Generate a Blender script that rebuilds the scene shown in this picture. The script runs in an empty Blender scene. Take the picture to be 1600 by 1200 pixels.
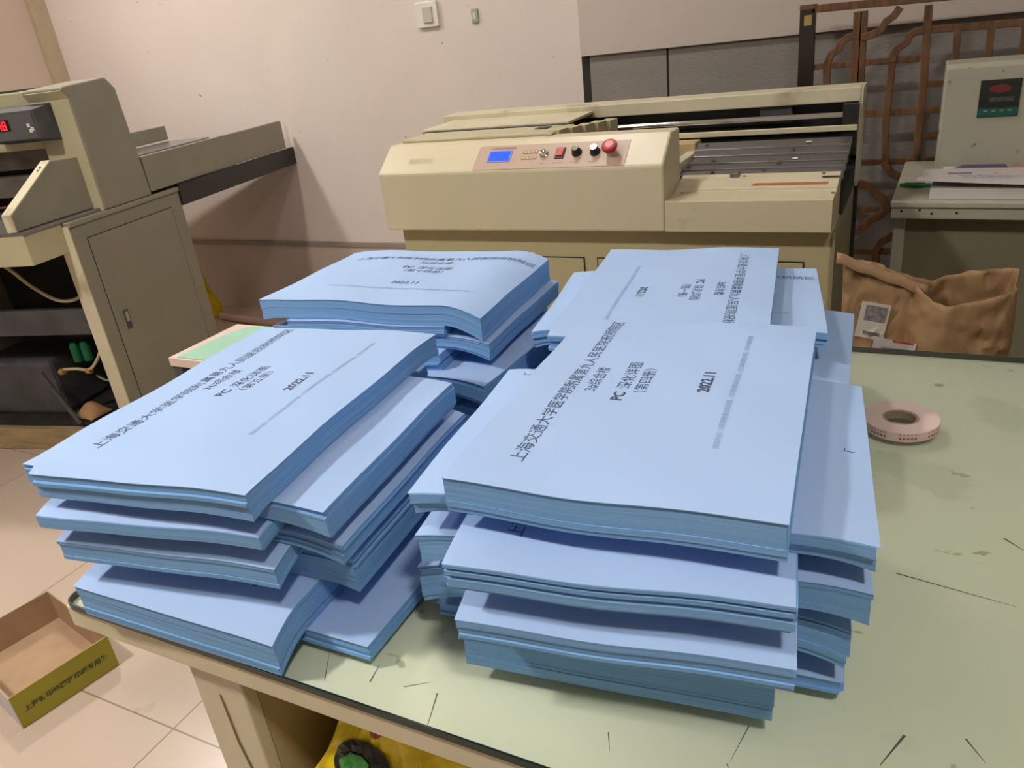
import bpy, bmesh, math, random
from math import sin, cos, pi, radians
from mathutils import Vector, Matrix

# ------------------------------------------------------------------ camera, light, exposure
sc = bpy.context.scene
C = sc.collection
cam_d = bpy.data.cameras.new('camera'); cam = bpy.data.objects.new('camera', cam_d); C.objects.link(cam)
p, r, yaw = radians(24.36), radians(-6.91), radians(29.0)
Fw = Vector((0, cos(p), -sin(p))); R0 = Vector((1, 0, 0)); U0 = R0.cross(Fw)
Rt = cos(r)*R0 + sin(r)*U0; Up = -sin(r)*R0 + cos(r)*U0
Mz = Matrix.Rotation(yaw, 3, 'Z')
Fw, Rt, Up = Mz @ Fw, Mz @ Rt, Mz @ Up
m3 = Matrix((Rt, Up, -Fw)).transposed()
cam.matrix_world = Matrix.Translation((0, 0, 1.34)) @ m3.to_4x4()
cam_d.sensor_fit = 'HORIZONTAL'; cam_d.sensor_width = 36.0; cam_d.lens = 1200/1600*36.0
cam_d.clip_start = 0.05
sc.camera = cam
sc.view_settings.view_transform = 'Standard'; sc.view_settings.look = 'None'
sc.view_settings.gamma = 1; sc.view_settings.use_curve_mapping = False
sc.view_settings.exposure = 0.02
w = bpy.data.worlds.new('world'); sc.world = w; w.use_nodes = True
w.node_tree.nodes['Background'].inputs[0].default_value = (0.9, 0.92, 1.0, 1)
w.node_tree.nodes['Background'].inputs[1].default_value = 0.07
CEIL = 2.85
LIGHTS = [(-1.95, -0.30, 0.20, 0.20, 440.0), (0.60, -0.25, 0.20, 0.20, 190.0), (-1.30, 2.10, 0.20, 0.20, 110.0), (-3.35, 2.00, 0.20, 0.20, 300.0)]

rnd = random.Random(7)

# ------------------------------------------------------------------ materials
MATS = {}
def nt(name):
    m = bpy.data.materials.new(name); m.use_nodes = True
    t = m.node_tree; b = t.nodes['Principled BSDF']; return m, t, b
def mat(name, col, rough=0.6, metal=0.0, noise=0.06, scale=8.0, bump=0.0, bscale=60.0, spec=0.5, coat=0.0, emit=None, es=0.0, stretch=None, dirt=None):
    if name in MATS: return MATS[name]
    m, t, b = nt(name); N, L = t.nodes, t.links
    b.inputs['Roughness'].default_value = rough; b.inputs['Metallic'].default_value = metal
    b.inputs['Specular IOR Level'].default_value = spec; b.inputs['Coat Weight'].default_value = coat
    tc = N.new('ShaderNodeTexCoord'); mp = N.new('ShaderNodeMapping'); L.new(tc.outputs['Object'], mp.inputs[0])
    if stretch: mp.inputs['Scale'].default_value = stretch
    nz = N.new('ShaderNodeTexNoise'); nz.inputs['Scale'].default_value = scale; nz.inputs['Detail'].default_value = 5
    L.new(mp.outputs[0], nz.inputs['Vector'])
    cr = N.new('ShaderNodeValToRGB')
    a = [max(0, c*(1-noise)) for c in col]; z = [min(1, c*(1+noise)) for c in col]
    cr.color_ramp.elements[0].position = .3; cr.color_ramp.elements[1].position = .7
    cr.color_ramp.elements[0].color = (*a, 1); cr.color_ramp.elements[1].color = (*z, 1)
    L.new(nz.outputs['Fac'], cr.inputs[0]); out = cr.outputs[0]
    if dirt:
        n2 = N.new('ShaderNodeTexNoise'); n2.inputs['Scale'].default_value = dirt[1]; n2.inputs['Detail'].default_value = 8
        L.new(tc.outputs['Object'], n2.inputs['Vector'])
        c2 = N.new('ShaderNodeValToRGB'); c2.color_ramp.elements[0].position = dirt[2]; c2.color_ramp.elements[1].position = dirt[2]+dirt[3]
        L.new(n2.outputs['Fac'], c2.inputs[0])
        mx = N.new('ShaderNodeMix'); mx.data_type = 'RGBA'; L.new(c2.outputs[0], mx.inputs[0])
        L.new(out, mx.inputs[6]); mx.inputs[7].default_value = (*dirt[0], 1); out = mx.outputs[2]
    L.new(out, b.inputs['Base Color'])
    if bump:
        n3 = N.new('ShaderNodeTexNoise'); n3.inputs['Scale'].default_value = bscale; n3.inputs['Detail'].default_value = 4
        L.new(mp.outputs[0], n3.inputs['Vector']); bp = N.new('ShaderNodeBump'); bp.inputs['Strength'].default_value = bump; bp.inputs['Distance'].default_value = .004
        L.new(n3.outputs['Fac'], bp.inputs['Height']); L.new(bp.outputs[0], b.inputs['Normal'])
    if emit:
        b.inputs['Emission Color'].default_value = (*emit, 1); b.inputs['Emission Strength'].default_value = es
    MATS[name] = m; return m

def paper_edge():
    m, t, b = nt('blue_page_edges'); N, L = t.nodes, t.links
    b.inputs['Roughness'].default_value = .85; b.inputs['Specular IOR Level'].default_value = .2
    tc = N.new('ShaderNodeTexCoord'); mp = N.new('ShaderNodeMapping'); mp.inputs['Scale'].default_value = (2.5, 2.5, 900)
    L.new(tc.outputs['UV'], mp.inputs[0])
    mp.inputs['Scale'].default_value = (2.2, 16, 1)
    nz = N.new('ShaderNodeTexNoise'); nz.inputs['Scale'].default_value = 1.0; nz.inputs['Detail'].default_value = 6; nz.inputs['Roughness'].default_value = .7
    L.new(mp.outputs[0], nz.inputs['Vector'])
    cr = N.new('ShaderNodeValToRGB'); e = cr.color_ramp.elements
    e[0].position = .3; e[0].color = (.14, .32, .61, 1); e[1].position = .72; e[1].color = (.28, .51, .83, 1)
    L.new(nz.outputs['Fac'], cr.inputs[0]); L.new(cr.outputs[0], b.inputs['Base Color'])
    bp = N.new('ShaderNodeBump'); bp.inputs['Strength'].default_value = .5; bp.inputs['Distance'].default_value = .0006
    L.new(nz.outputs['Fac'], bp.inputs['Height']); L.new(bp.outputs[0], b.inputs['Normal'])
    return m
M_EDGE = paper_edge()
M_COVER = mat('light_blue_cover_paper', (.39, .56, .87), .75, noise=.02, scale=3, spec=.25)
M_PRINT = mat('dark_print', (.045, .065, .14), .7, noise=0)
M_PRINT2 = mat('grey_print', (.27, .39, .62), .7, noise=0)
M_CREAM = mat('cream_enamel', (.62, .56, .39), .38, noise=.03, scale=5, bump=.04, bscale=120, dirt=((.40, .35, .22), 9, .68, .12))
M_CREAM_D = mat('cream_enamel_worn', (.60, .55, .39), .45, noise=.08, scale=7, dirt=((.26, .20, .11), 5, .56, .16))
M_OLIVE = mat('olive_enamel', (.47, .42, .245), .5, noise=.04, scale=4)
M_GREY = mat('grey_green_enamel', (.25, .235, .175), .5, noise=.06, scale=6, bump=.06, bscale=200, dirt=((.2, .19, .15), 6, .62, .2))
M_GREYL = mat('pale_olive_enamel', (.48, .44, .28), .5, noise=.05, scale=6, dirt=((.36, .32, .2), 7, .6, .2))
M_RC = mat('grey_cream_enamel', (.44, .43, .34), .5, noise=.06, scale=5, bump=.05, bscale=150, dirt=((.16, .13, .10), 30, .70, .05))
M_STEEL = mat('brushed_steel', (.33, .32, .34), .28, metal=.9, noise=.12, scale=3, stretch=(2, 60, 60))
M_CHROME = mat('chrome', (.8, .8, .8), .08, metal=1, noise=0)
M_BLACK = mat('black_metal', (.012, .012, .012), .45, noise=.2)
M_DARK = mat('dark_interior', (.018, .017, .015), .8, noise=.4, scale=12)
M_DARKG = mat('dark_grey_steel', (.06, .06, .065), .6, noise=.3, scale=9)
M_WHITE = mat('white_plastic', (.72, .70, .62), .4, noise=.02)
M_PAPERW = mat('white_paper', (.80, .77, .76), .8, noise=.02)
M_RED = mat('red_plastic', (.42, .03, .03), .35, noise=.05)
M_WOOD = mat('lattice_wood', (.135, .062, .023), .5, noise=.45, scale=9, bump=.15, bscale=40, stretch=(6, 6, 1.2))
M_WOODD = mat('dark_lacquer_wood', (.022, .014, .010), .35, noise=.3, scale=9)
M_BRASS = mat('brass', (.45, .32, .12), .4, metal=.8, noise=.15)
M_KRAFT = mat('kraft_paper', (.29, .175, .08), .7, noise=.14, scale=14, bump=.5, bscale=40)
M_CARD = mat('cardboard', (.42, .28, .17), .85, noise=.08, scale=14)
M_YELB = mat('olive_yellow_print', (.36, .33, .03), .6, noise=.06)
M_YBAG = mat('yellow_plastic_film', (.86, .66, .0), .30, noise=.10, scale=9, bump=.7, bscale=16, spec=.6)
M_TABLE = mat('cream_table_paint', (.62, .56, .39), .5, noise=.07, scale=7, dirt=((.40, .30, .17), 12, .68, .1))
M_DRAWN = mat('scuff_mark', (.09, .09, .075), .8, noise=.2)

# ------------------------------------------------------------------ mesh building
class MB:
    def __init__(s): s.v = []; s.f = []
    def add(s, vs, fs):
        o = len(s.v); s.v += [tuple(x) for x in vs]; s.f += [tuple(i+o for i in f) for f in fs]; return s
    def box(s, x0, x1, y0, y1, z0, z1):
        return s.add([(x0,y0,z0),(x1,y0,z0),(x1,y1,z0),(x0,y1,z0),(x0,y0,z1),(x1,y0,z1),(x1,y1,z1),(x0,y1,z1)],
                     [(0,3,2,1),(4,5,6,7),(0,1,5,4),(1,2,6,5),(2,3,7,6),(3,0,4,7)])
    def prism(s, pts, axis, a, b):
        n = len(pts)
        def P(q, k):
            return {'x': (k, q[0], q[1]), 'y': (q[0], k, q[1]), 'z': (q[0], q[1], k)}[axis]
        return s.add([P(q, a) for q in pts] + [P(q, b) for q in pts],
                     [tuple(range(n))[::-1], tuple(range(n, 2*n))] + [(i, (i+1) % n, n+(i+1) % n, n+i) for i in range(n)])
    def tube(s, path, rad, n=10, caps=True):
        path = [Vector(q) for q in path]; rings = []
        for i, q in enumerate(path):
            d = (path[min(i+1, len(path)-1)] - path[max(i-1, 0)]).normalized()
            u = d.orthogonal().normalized() if i == 0 else (u - d*u.dot(d)).normalized()
            v = d.cross(u); rr = rad[i] if isinstance(rad, (list, tuple)) else rad
            rings.append([q + rr*(cos(2*pi*k/n)*u + sin(2*pi*k/n)*v) for k in range(n)])
        vs = [x for R in rings for x in R]; fs = []
        for i in range(len(path)-1):
            for k in range(n): fs.append((i*n+k, i*n+(k+1) % n, (i+1)*n+(k+1) % n, (i+1)*n+k))
        if caps: fs += [tuple(range(n))[::-1], tuple(range((len(path)-1)*n, len(path)*n))]
        return s.add(vs, fs)
    def bar(s, path, wx, wd, yv):
        # rectangular section strip following a path in the xz plane at depth yv..yv+wd
        P = [Vector((q[0], 0, q[1])) for q in path]; vs = []
        for i, q in enumerate(P):
            d = (P[min(i+1, len(P)-1)] - P[max(i-1, 0)]).normalized(); nrm = Vector((-d.z, 0, d.x))
            for sg, yy in ((1, yv), (-1, yv), (-1, yv+wd), (1, yv+wd)):
                c = q + nrm*sg*wx/2; vs.append((c.x, yy, c.z))
        fs = [(0,1,2,3), tuple(len(vs)-4+k for k in (3,2,1,0))]
        for i in range(len(P)-1):
            for k in range(4): fs.append((i*4+k, (i+1)*4+k, (i+1)*4+(k+1) % 4, i*4+(k+1) % 4))
        return s.add(vs, fs)
    def lathe(s, prof, n=32, c=(0,0,0), ax='z'):
        vs = []
        for (rr, zz) in prof:
            for k in range(n):
                a = 2*pi*k/n; q = (rr*cos(a), rr*sin(a), zz)
                vs.append((q[0]+c[0], q[1]+c[1], q[2]+c[2]))
        fs = []
        m = len(prof)
        for i in range(m-1):
            for k in range(n): fs.append((i*n+k, i*n+(k+1) % n, (i+1)*n+(k+1) % n, (i+1)*n+k))
        return s.add(vs, fs)
    def grid(s, fn, nu, nv):
        vs = [fn(i/nu, j/nv) for j in range(nv+1) for i in range(nu+1)]
        return s.add(vs, [(j*(nu+1)+i, j*(nu+1)+i+1, (j+1)*(nu+1)+i+1, (j+1)*(nu+1)+i) for j in range(nv) for i in range(nu)])
    def build(s, name, m, parent=None, bevel=0, smooth=False, solid=0, weld=False):
        me = bpy.data.meshes.new(name); me.from_pydata(s.v, [], s.f)
        bm = bmesh.new(); bm.from_mesh(me)
        if weld: bmesh.ops.remove_doubles(bm, verts=bm.verts, dist=1e-5)
        bmesh.ops.recalc_face_normals(bm, faces=bm.faces); bm.to_mesh(me); bm.free()
        o = bpy.data.objects.new(name, me); C.objects.link(o)
        if m: me.materials.append(m)
        if parent: o.parent = parent
        if smooth:
            for q in me.polygons: q.use_smooth = True
            me.set_sharp_from_angle(angle=radians(50))
        if solid:
            md = o.modifiers.new('thickness', 'SOLIDIFY'); md.thickness = solid; md.offset = 0
        if bevel:
            md = o.modifiers.new('bevel', 'BEVEL'); md.width = bevel; md.segments = 2; md.limit_method = 'ANGLE'; md.angle_limit = radians(40)
        return o
def tag(o, label=None, cat=None, group=None, kind=None):
    if label: o['label'] = label
    if cat: o['category'] = cat
    if group: o['group'] = group
    if kind: o['kind'] = kind
    return o
def thing(name, label, cat, loc=(0,0,0), rz=0, group=None):
    o = bpy.data.objects.new(name, None); C.objects.link(o); o.location = loc; o.rotation_euler = (0, 0, rz)
    o.empty_display_size = .05
    return tag(o, label, cat, group)
def text_mesh(body, size, bold=0.0, align='LEFT'):
    cu = bpy.data.curves.new('lettering', 'FONT'); cu.body = body; cu.size = size; cu.align_x = align; cu.align_y = 'BOTTOM_BASELINE'
    cu.offset = bold; cu.resolution_u = 2
    o = bpy.data.objects.new('lettering', cu); C.objects.link(o)
    dg = bpy.context.evaluated_depsgraph_get(); dg.update()
    me = bpy.data.meshes.new_from_object(o.evaluated_get(dg))
    vs = [tuple(v.co) for v in me.vertices]; fs = [tuple(q.vertices) for q in me.polygons]
    bpy.data.objects.remove(o); bpy.data.curves.remove(cu); bpy.data.meshes.remove(me)
    return vs, fs

# ------------------------------------------------------------------ the room
def wall_mat():
    m, t, b = nt('painted_wall'); N, L = t.nodes, t.links
    b.inputs['Roughness'].default_value = .42; b.inputs['Specular IOR Level'].default_value = .35
    tc = N.new('ShaderNodeTexCoord'); nz = N.new('ShaderNodeTexNoise'); nz.inputs['Scale'].default_value = 1.6; nz.inputs['Detail'].default_value = 6
    L.new(tc.outputs['Object'], nz.inputs['Vector'])
    cr = N.new('ShaderNodeValToRGB'); e = cr.color_ramp.elements
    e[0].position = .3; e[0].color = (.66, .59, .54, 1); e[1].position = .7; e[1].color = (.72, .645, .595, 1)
    L.new(nz.outputs['Fac'], cr.inputs[0])
    n2 = N.new('ShaderNodeTexNoise'); n2.inputs['Scale'].default_value = 26; n2.inputs['Detail'].default_value = 1; L.new(tc.outputs['Object'], n2.inputs['Vector'])
    c2 = N.new('ShaderNodeValToRGB'); c2.color_ramp.elements[0].position = .80; c2.color_ramp.elements[1].position = .83; L.new(n2.outputs['Fac'], c2.inputs[0])
    mx = N.new('ShaderNodeMix'); mx.data_type = 'RGBA'; L.new(c2.outputs[0], mx.inputs[0]); L.new(cr.outputs[0], mx.inputs[6]); mx.inputs[7].default_value = (.3, .24, .19, 1)
    L.new(mx.outputs[2], b.inputs['Base Color']); return m
M_WALL = wall_mat()
def floor_mat():
    m, t, b = nt('beige_floor_tile'); N, L = t.nodes, t.links
    b.inputs['Roughness'].default_value = .22
    tc = N.new('ShaderNodeTexCoord'); mp = N.new('ShaderNodeMapping'); mp.inputs['Location'].default_value = (1.38, -.725, 0)
    L.new(tc.outputs['Object'], mp.inputs[0])
    br = N.new('ShaderNodeTexBrick'); br.offset = 0; br.inputs['Scale'].default_value = 1
    br.inputs['Brick Width'].default_value = .8; br.inputs['Row Height'].default_value = .8; br.inputs['Mortar Size'].default_value = .0022
    br.inputs['Color1'].default_value = (.56, .455, .365, 1); br.inputs['Color2'].default_value = (.53, .43, .345, 1); br.inputs['Mortar'].default_value = (.25, .19, .14, 1)
    L.new(mp.outputs[0], br.inputs['Vector'])
    nz = N.new('ShaderNodeTexNoise'); nz.inputs['Scale'].default_value = 5; nz.inputs['Detail'].default_value = 6; L.new(tc.outputs['Object'], nz.inputs['Vector'])
    mx = N.new('ShaderNodeMix'); mx.data_type = 'RGBA'; mx.blend_type = 'MULTIPLY'; mx.inputs[0].default_value = .35
    L.new(br.outputs['Color'], mx.inputs[6]); L.new(nz.outputs['Color'], mx.inputs[7])
    mx.inputs[0].default_value = .0
    L.new(mx.outputs[2], b.inputs['Base Color'])
    mr = N.new('ShaderNodeMapRange'); mr.inputs[3].default_value = .24; mr.inputs[4].default_value = .34; L.new(nz.outputs['Fac'], mr.inputs[0]); L.new(mr.outputs[0], b.inputs['Roughness'])
    return m
def struct(name, mb, m, bevel=0): return tag(mb.build(name, m, bevel=bevel), kind='structure')
XL, XR, YB, YF = -4.57, 2.6, 3.25, -2.2
struct('floor', MB().box(XL, XR, YF, YB, -.06, 0), floor_mat())
struct('ceiling', MB().box(XL, XR, YF, YB, CEIL+.02, CEIL+.08), mat('ceiling_paint', (.7, .68, .64), .8))
struct('wall_back', MB().box(XL, XR, YB, YB+.1, 0, CEIL+.02), M_WALL)
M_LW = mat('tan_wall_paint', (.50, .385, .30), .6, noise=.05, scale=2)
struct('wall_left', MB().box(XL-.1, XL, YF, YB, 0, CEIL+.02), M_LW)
struct('wall_right', MB().box(XR, XR+.1, YF, YB, 0, CEIL+.02), mat('dim_wall_paint', (.40, .38, .34), .7))
struct('wall_front', MB().box(XL, XR, YF-.1, YF, 0, CEIL+.02), mat('dim_wall_paint', (.40, .38, .34), .7))
struct('trim_1', MB().box(XL+.001, XL+.03, YB-.10, YB-.001, .0, CEIL), mat('tan_trim', (.42, .33, .22), .6))
# lower wall band below the panel seam
struct('baseboard_back', MB().box(XL+.03, -1.45, YB-.012, YB-.001, 0, .395), mat('dull_beige_paint', (.56, .48, .41), .65, noise=.08, scale=3))
struct('trim_2', MB().box(XL+.03, -1.45, YB-.02, YB-.001, .395, .418), mat('seam_strip', (.30, .25, .21), .6))
# the bare cement boards and the white board over them
M_CEM = mat('bare_cement_board', (.26, .24, .22), .9, noise=.06, scale=4, bump=.6, bscale=55, stretch=(1, 1, 3), dirt=((.12, .11, .10), 60, .72, .05))
for i, (a, b_) in enumerate(((-1.245, -.921), (-.912, XR))):
    struct('trim_%d' % (3+i), MB().box(a, b_, YB-.010, YB-.001, 0, 1.30), M_CEM)
struct('trim_5', MB().box(-1.283, XR, YB-.004, YB-.0012, 0, 1.30), M_DARK)
struct('trim_6', MB().box(-1.275, XR, YB-.030, YB-.011, 1.223, CEIL), mat('white_board', (.54, .475, .42), .55, noise=.03, scale=2))

# ceiling lamps
def lamp(i, x, y, sx, sy, e):
    t = thing('ceiling_lamp', ['square ceiling lamp nearest the left front corner of the work table', 'square ceiling lamp above and in front of the right part of the table', 'square ceiling lamp above the cream binding machine', 'square ceiling lamp above the paper cutter'][i], 'lamp', (x, y, CEIL), 0, 'ceiling lamps')
    MB().box(-sx/2-.02, sx/2+.02, -sy/2-.02, sy/2+.02, -.03, .02).build('housing', M_WHITE, t)
    MB().box(-sx/2, sx/2, -sy/2, sy/2, -.036, -.031).build('diffuser', mat('lamp_diffuser_%d' % i, (.9, .9, .9), .5, emit=(1.0, .93, .86), es=e, noise=0), t)
for i, a in enumerate(LIGHTS): lamp(i, *a)

# small wall fittings
t = thing('light_switch', 'white square rocker switch high on the back wall', 'switch', (-1.998, YB-.001, 1.458))
MB().box(-.056, .056, -.016, 0, -.052, .052).build('surround', M_WHITE, t, bevel=.004)
MB().box(-.016, .030, -.024, -.015, -.034, .032).build('rocker', mat('grey_plastic', (.50, .48, .42), .4), t, bevel=.003)
t = thing('wall_socket', 'small green-grey data socket to the right of the wall switch', 'socket', (-1.761, YB-.001, 1.428))
MB().box(-.016, .016, -.010, 0, -.027, .027).build('socket_frame', mat('sage_plastic', (.36, .38, .28), .5), t, bevel=.002)
MB().box(-.008, .008, -.013, -.009, -.014, .014).build('socket_face', mat('pale_plastic', (.55, .55, .48), .5), t, bevel=.001)

# ------------------------------------------------------------------ the work table
TZ = .75
T = thing('work_table', 'cream-painted work table with pale green glass-covered top', 'table', (.6, .93, 0))
TX0, TX1, TY0, TY1 = -.918, 1.75, .415, 1.433
def tb(a, b_, c, d, e, f): return MB().box(a-.6, b_-.6, c-.93, d-.93, e, f)
def glass_mat(name, col, mixf):
    m = bpy.data.materials.new(name); m.use_nodes = True; N, L = m.node_tree.nodes, m.node_tree.links
    N.clear(); o = N.new('ShaderNodeOutputMaterial'); tr = N.new('ShaderNodeBsdfTransparent'); gl = N.new('ShaderNodeBsdfGlossy')
    tr.inputs[0].default_value = (*col, 1); gl.inputs['Roughness'].default_value = .06
    fr = N.new('ShaderNodeFresnel'); fr.inputs[0].default_value = 1.45
    mx = N.new('ShaderNodeMixShader'); L.new(fr.outputs[0], mx.inputs[0]); L.new(tr.outputs[0], mx.inputs[1]); L.new(gl.outputs[0], mx.inputs[2]); L.new(mx.outputs[0], o.inputs[0])
    return m
def tabletop_mat():
    m, t, b = nt('pale_green_tabletop'); N, L = t.nodes, t.links
    b.inputs['Roughness'].default_value = .5
    tc = N.new('ShaderNodeTexCoord')
    def noise(sc_, det, vec=None, st=None):
        n = N.new('ShaderNodeTexNoise'); n.inputs['Scale'].default_value = sc_; n.inputs['Detail'].default_value = det
        src = tc.outputs['Object']
        if st:
            mp = N.new('ShaderNodeMapping'); mp.inputs['Scale'].default_value = st; mp.inputs['Rotation'].default_value = (0, 0, .7); L.new(src, mp.inputs[0]); src = mp.outputs[0]
        L.new(src, n.inputs['Vector']); return n
    def ramp(n, a, b_, ca, cb):
        c = N.new('ShaderNodeValToRGB'); c.color_ramp.elements[0].position = a; c.color_ramp.elements[1].position = b_
        c.color_ramp.elements[0].color = ca; c.color_ramp.elements[1].color = cb; L.new(n.outputs['Fac'], c.inputs[0]); return c
    base = ramp(noise(2.2, 6), .35, .68, (.72, .73, .61, 1), (.80, .80, .67, 1))
    s = ramp(noise(22, 3, st=(1, 1.6, 1)), .70, .74, (0,0,0,1), (.8,.8,.8,1))
    mx = N.new('ShaderNodeMix'); mx.data_type = 'RGBA'; L.new(s.outputs[0], mx.inputs[0]); L.new(base.outputs[0], mx.inputs[6]); mx.inputs[7].default_value = (.34, .36, .27, 1)
    s2 = ramp(noise(5, 10), .60, .64, (0,0,0,1), (.35,.35,.35,1))
    m2 = N.new('ShaderNodeMix'); m2.data_type = 'RGBA'; L.new(s2.outputs[0], m2.inputs[0]); L.new(mx.outputs[2], m2.inputs[6]); m2.inputs[7].default_value = (.50, .53, .41, 1)
    L.new(m2.outputs[2], b.inputs['Base Color']); return m
tb(TX0+.003, TX1, TY0+.003, TY1, .712, .7405).build('tabletop', tabletop_mat(), T)
tb(TX0, TX1, TY0, TY0+.02, .708, .7402).build('front_edge_board', M_TABLE, T, bevel=.002)
tb(TX0, TX0+.02, TY0+.02, TY1, .708, .7402).build('side_edge_board', M_TABLE, T, bevel=.002)
tb(TX0+.19, TX0+.275, TY0+.012, TY0+.03, 0, .708).build('leg', M_TABLE, T, bevel=.002)
tb(1.4, 1.48, TY0+.012, TY0+.03, 0, .708).build('leg', M_TABLE, T, bevel=.002)
tb(TX0+.19, TX0+.275, TY1-.04, TY1-.02, 0, .708).build('leg', M_TABLE, T, bevel=.002)
tb(1.4, 1.48, TY1-.04, TY1-.02, 0, .708).build('leg', M_TABLE, T, bevel=.002)
tb(TX0+.255, TX0+.275, TY0+.03, TY1-.04, 0.02, .69).build('side_panel', mat('ply_side', (.46, .37, .2), .6), T)
tb(TX0+.275, 1.42, TY0+.03, TY1-.04, .33, .35).build('shelf', M_TABLE, T)
tb(TX0+.275, 1.42, TY1-.06, TY1-.045, .35, .69).build('back_panel', M_TABLE, T)
mb = MB(); mb.tube([(TX0+.232-.6, TY0+.0115-.93, .66), (TX0+.236-.6, TY0+.011-.93, .58), (TX0+.250-.6, TY0+.011-.93, .50), (TX0+.245-.6, TY0+.011-.93, .42)], .0012, 5)
mb.build('scratch', mat('brown_scratch', (.25, .17, .08), .8), T)
# glass sheet: clear faces, dark green rim, with rounded front left corner
G = thing('glass_sheet', 'clear glass sheet with dark green rim covering the table', 'glass', (.6, .93, TZ-.009))
def gl_outline(ins):
    x0, x1, y0, y1 = TX0+ins-.6, TX1-ins-.6, TY0-.003+ins-.93, TY1-.002-ins-.93; rr = .02-ins
    out = [(x0+rr-rr*cos(a), y0+rr-rr*sin(a)) for a in [i*pi/12 for i in range(7)]]
    return out + [(x1, y0), (x1, y1), (x0, y1)]
mb = MB(); ot = gl_outline(.0005); n = len(ot)
mb.add([(x, y, .0089) for x, y in ot], [tuple(range(n))]); gp = mb.build('glass_pane', glass_mat('clear_glass', (.95, .99, .95), .0), G)
if gp.data.polygons[0].normal.z < 0: gp.data.flip_normals()
mb = MB(); oa = gl_outline(0); ob = gl_outline(.0022)
mb.add([(x, y, .0) for x, y in oa]+[(x, y, .009) for x, y in oa]+[(x, y, .009) for x, y in ob]+[(x, y, .0) for x, y in ob],
       [(a*n+i, a*n+(i+1) % n, b_*n+(i+1) % n, b_*n+i) for a, b_ in ((0,1),(1,2),(2,3),(3,0)) for i in range(n)])
mb.build('glass_rim', mat('dark_green_glass_edge', (.006, .02, .014), .3, noise=.1), G)
# pencil strokes and scuffs on the table top, under the glass
def stroke(x0, y0, x1, y1, wd=.0012, z=.7408):
    d = Vector((x1-x0, y1-y0)); d.normalize(); n_ = Vector((-d.y, d.x))*wd/2
    mb = MB(); mb.add([(x0-n_.x-.6, y0-n_.y-.93, z), (x1-n_.x*.3-.6, y1-n_.y*.3-.93, z), (x1+n_.x*.3-.6, y1+n_.y*.3-.93, z), (x0+n_.x-.6, y0+n_.y-.93, z)], [(0,1,2,3)]); mb.build('pencil_stroke', M_DRAWN, T)
STW = [(-0.49, 0.598, -0.47, 0.55, 0.0011),
       (-0.508, 0.431, -0.532, 0.47, 0.0011),
       (-0.46, 0.447, -0.465, 0.471, 0.00165),
       (-0.384, 0.459, -0.371, 0.417, 0.00143),
       (-0.422, 0.454, -0.399, 0.469, 0.0011),
       (0.024, 0.793, 0.138, 0.773, 0.0017600000000000003),
       (0.134, 0.896, 0.152, 0.878, 0.0027500000000000003),
       (0.039, 0.564, 0.021, 0.524, 0.0024200000000000003),
       (0.086, 0.578, 0.1, 0.557, 0.0017600000000000003),
       (-0.206, 0.475, -0.198, 0.456, 0.0011),
       (-0.088, 0.527, -0.096, 0.484, 0.0011),
       (-0.098, 0.48, -0.095, 0.474, 0.0011)]
for (x0, y0, x1, y1, wd) in STW: stroke(x0, y0, x1, y1, wd)

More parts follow.
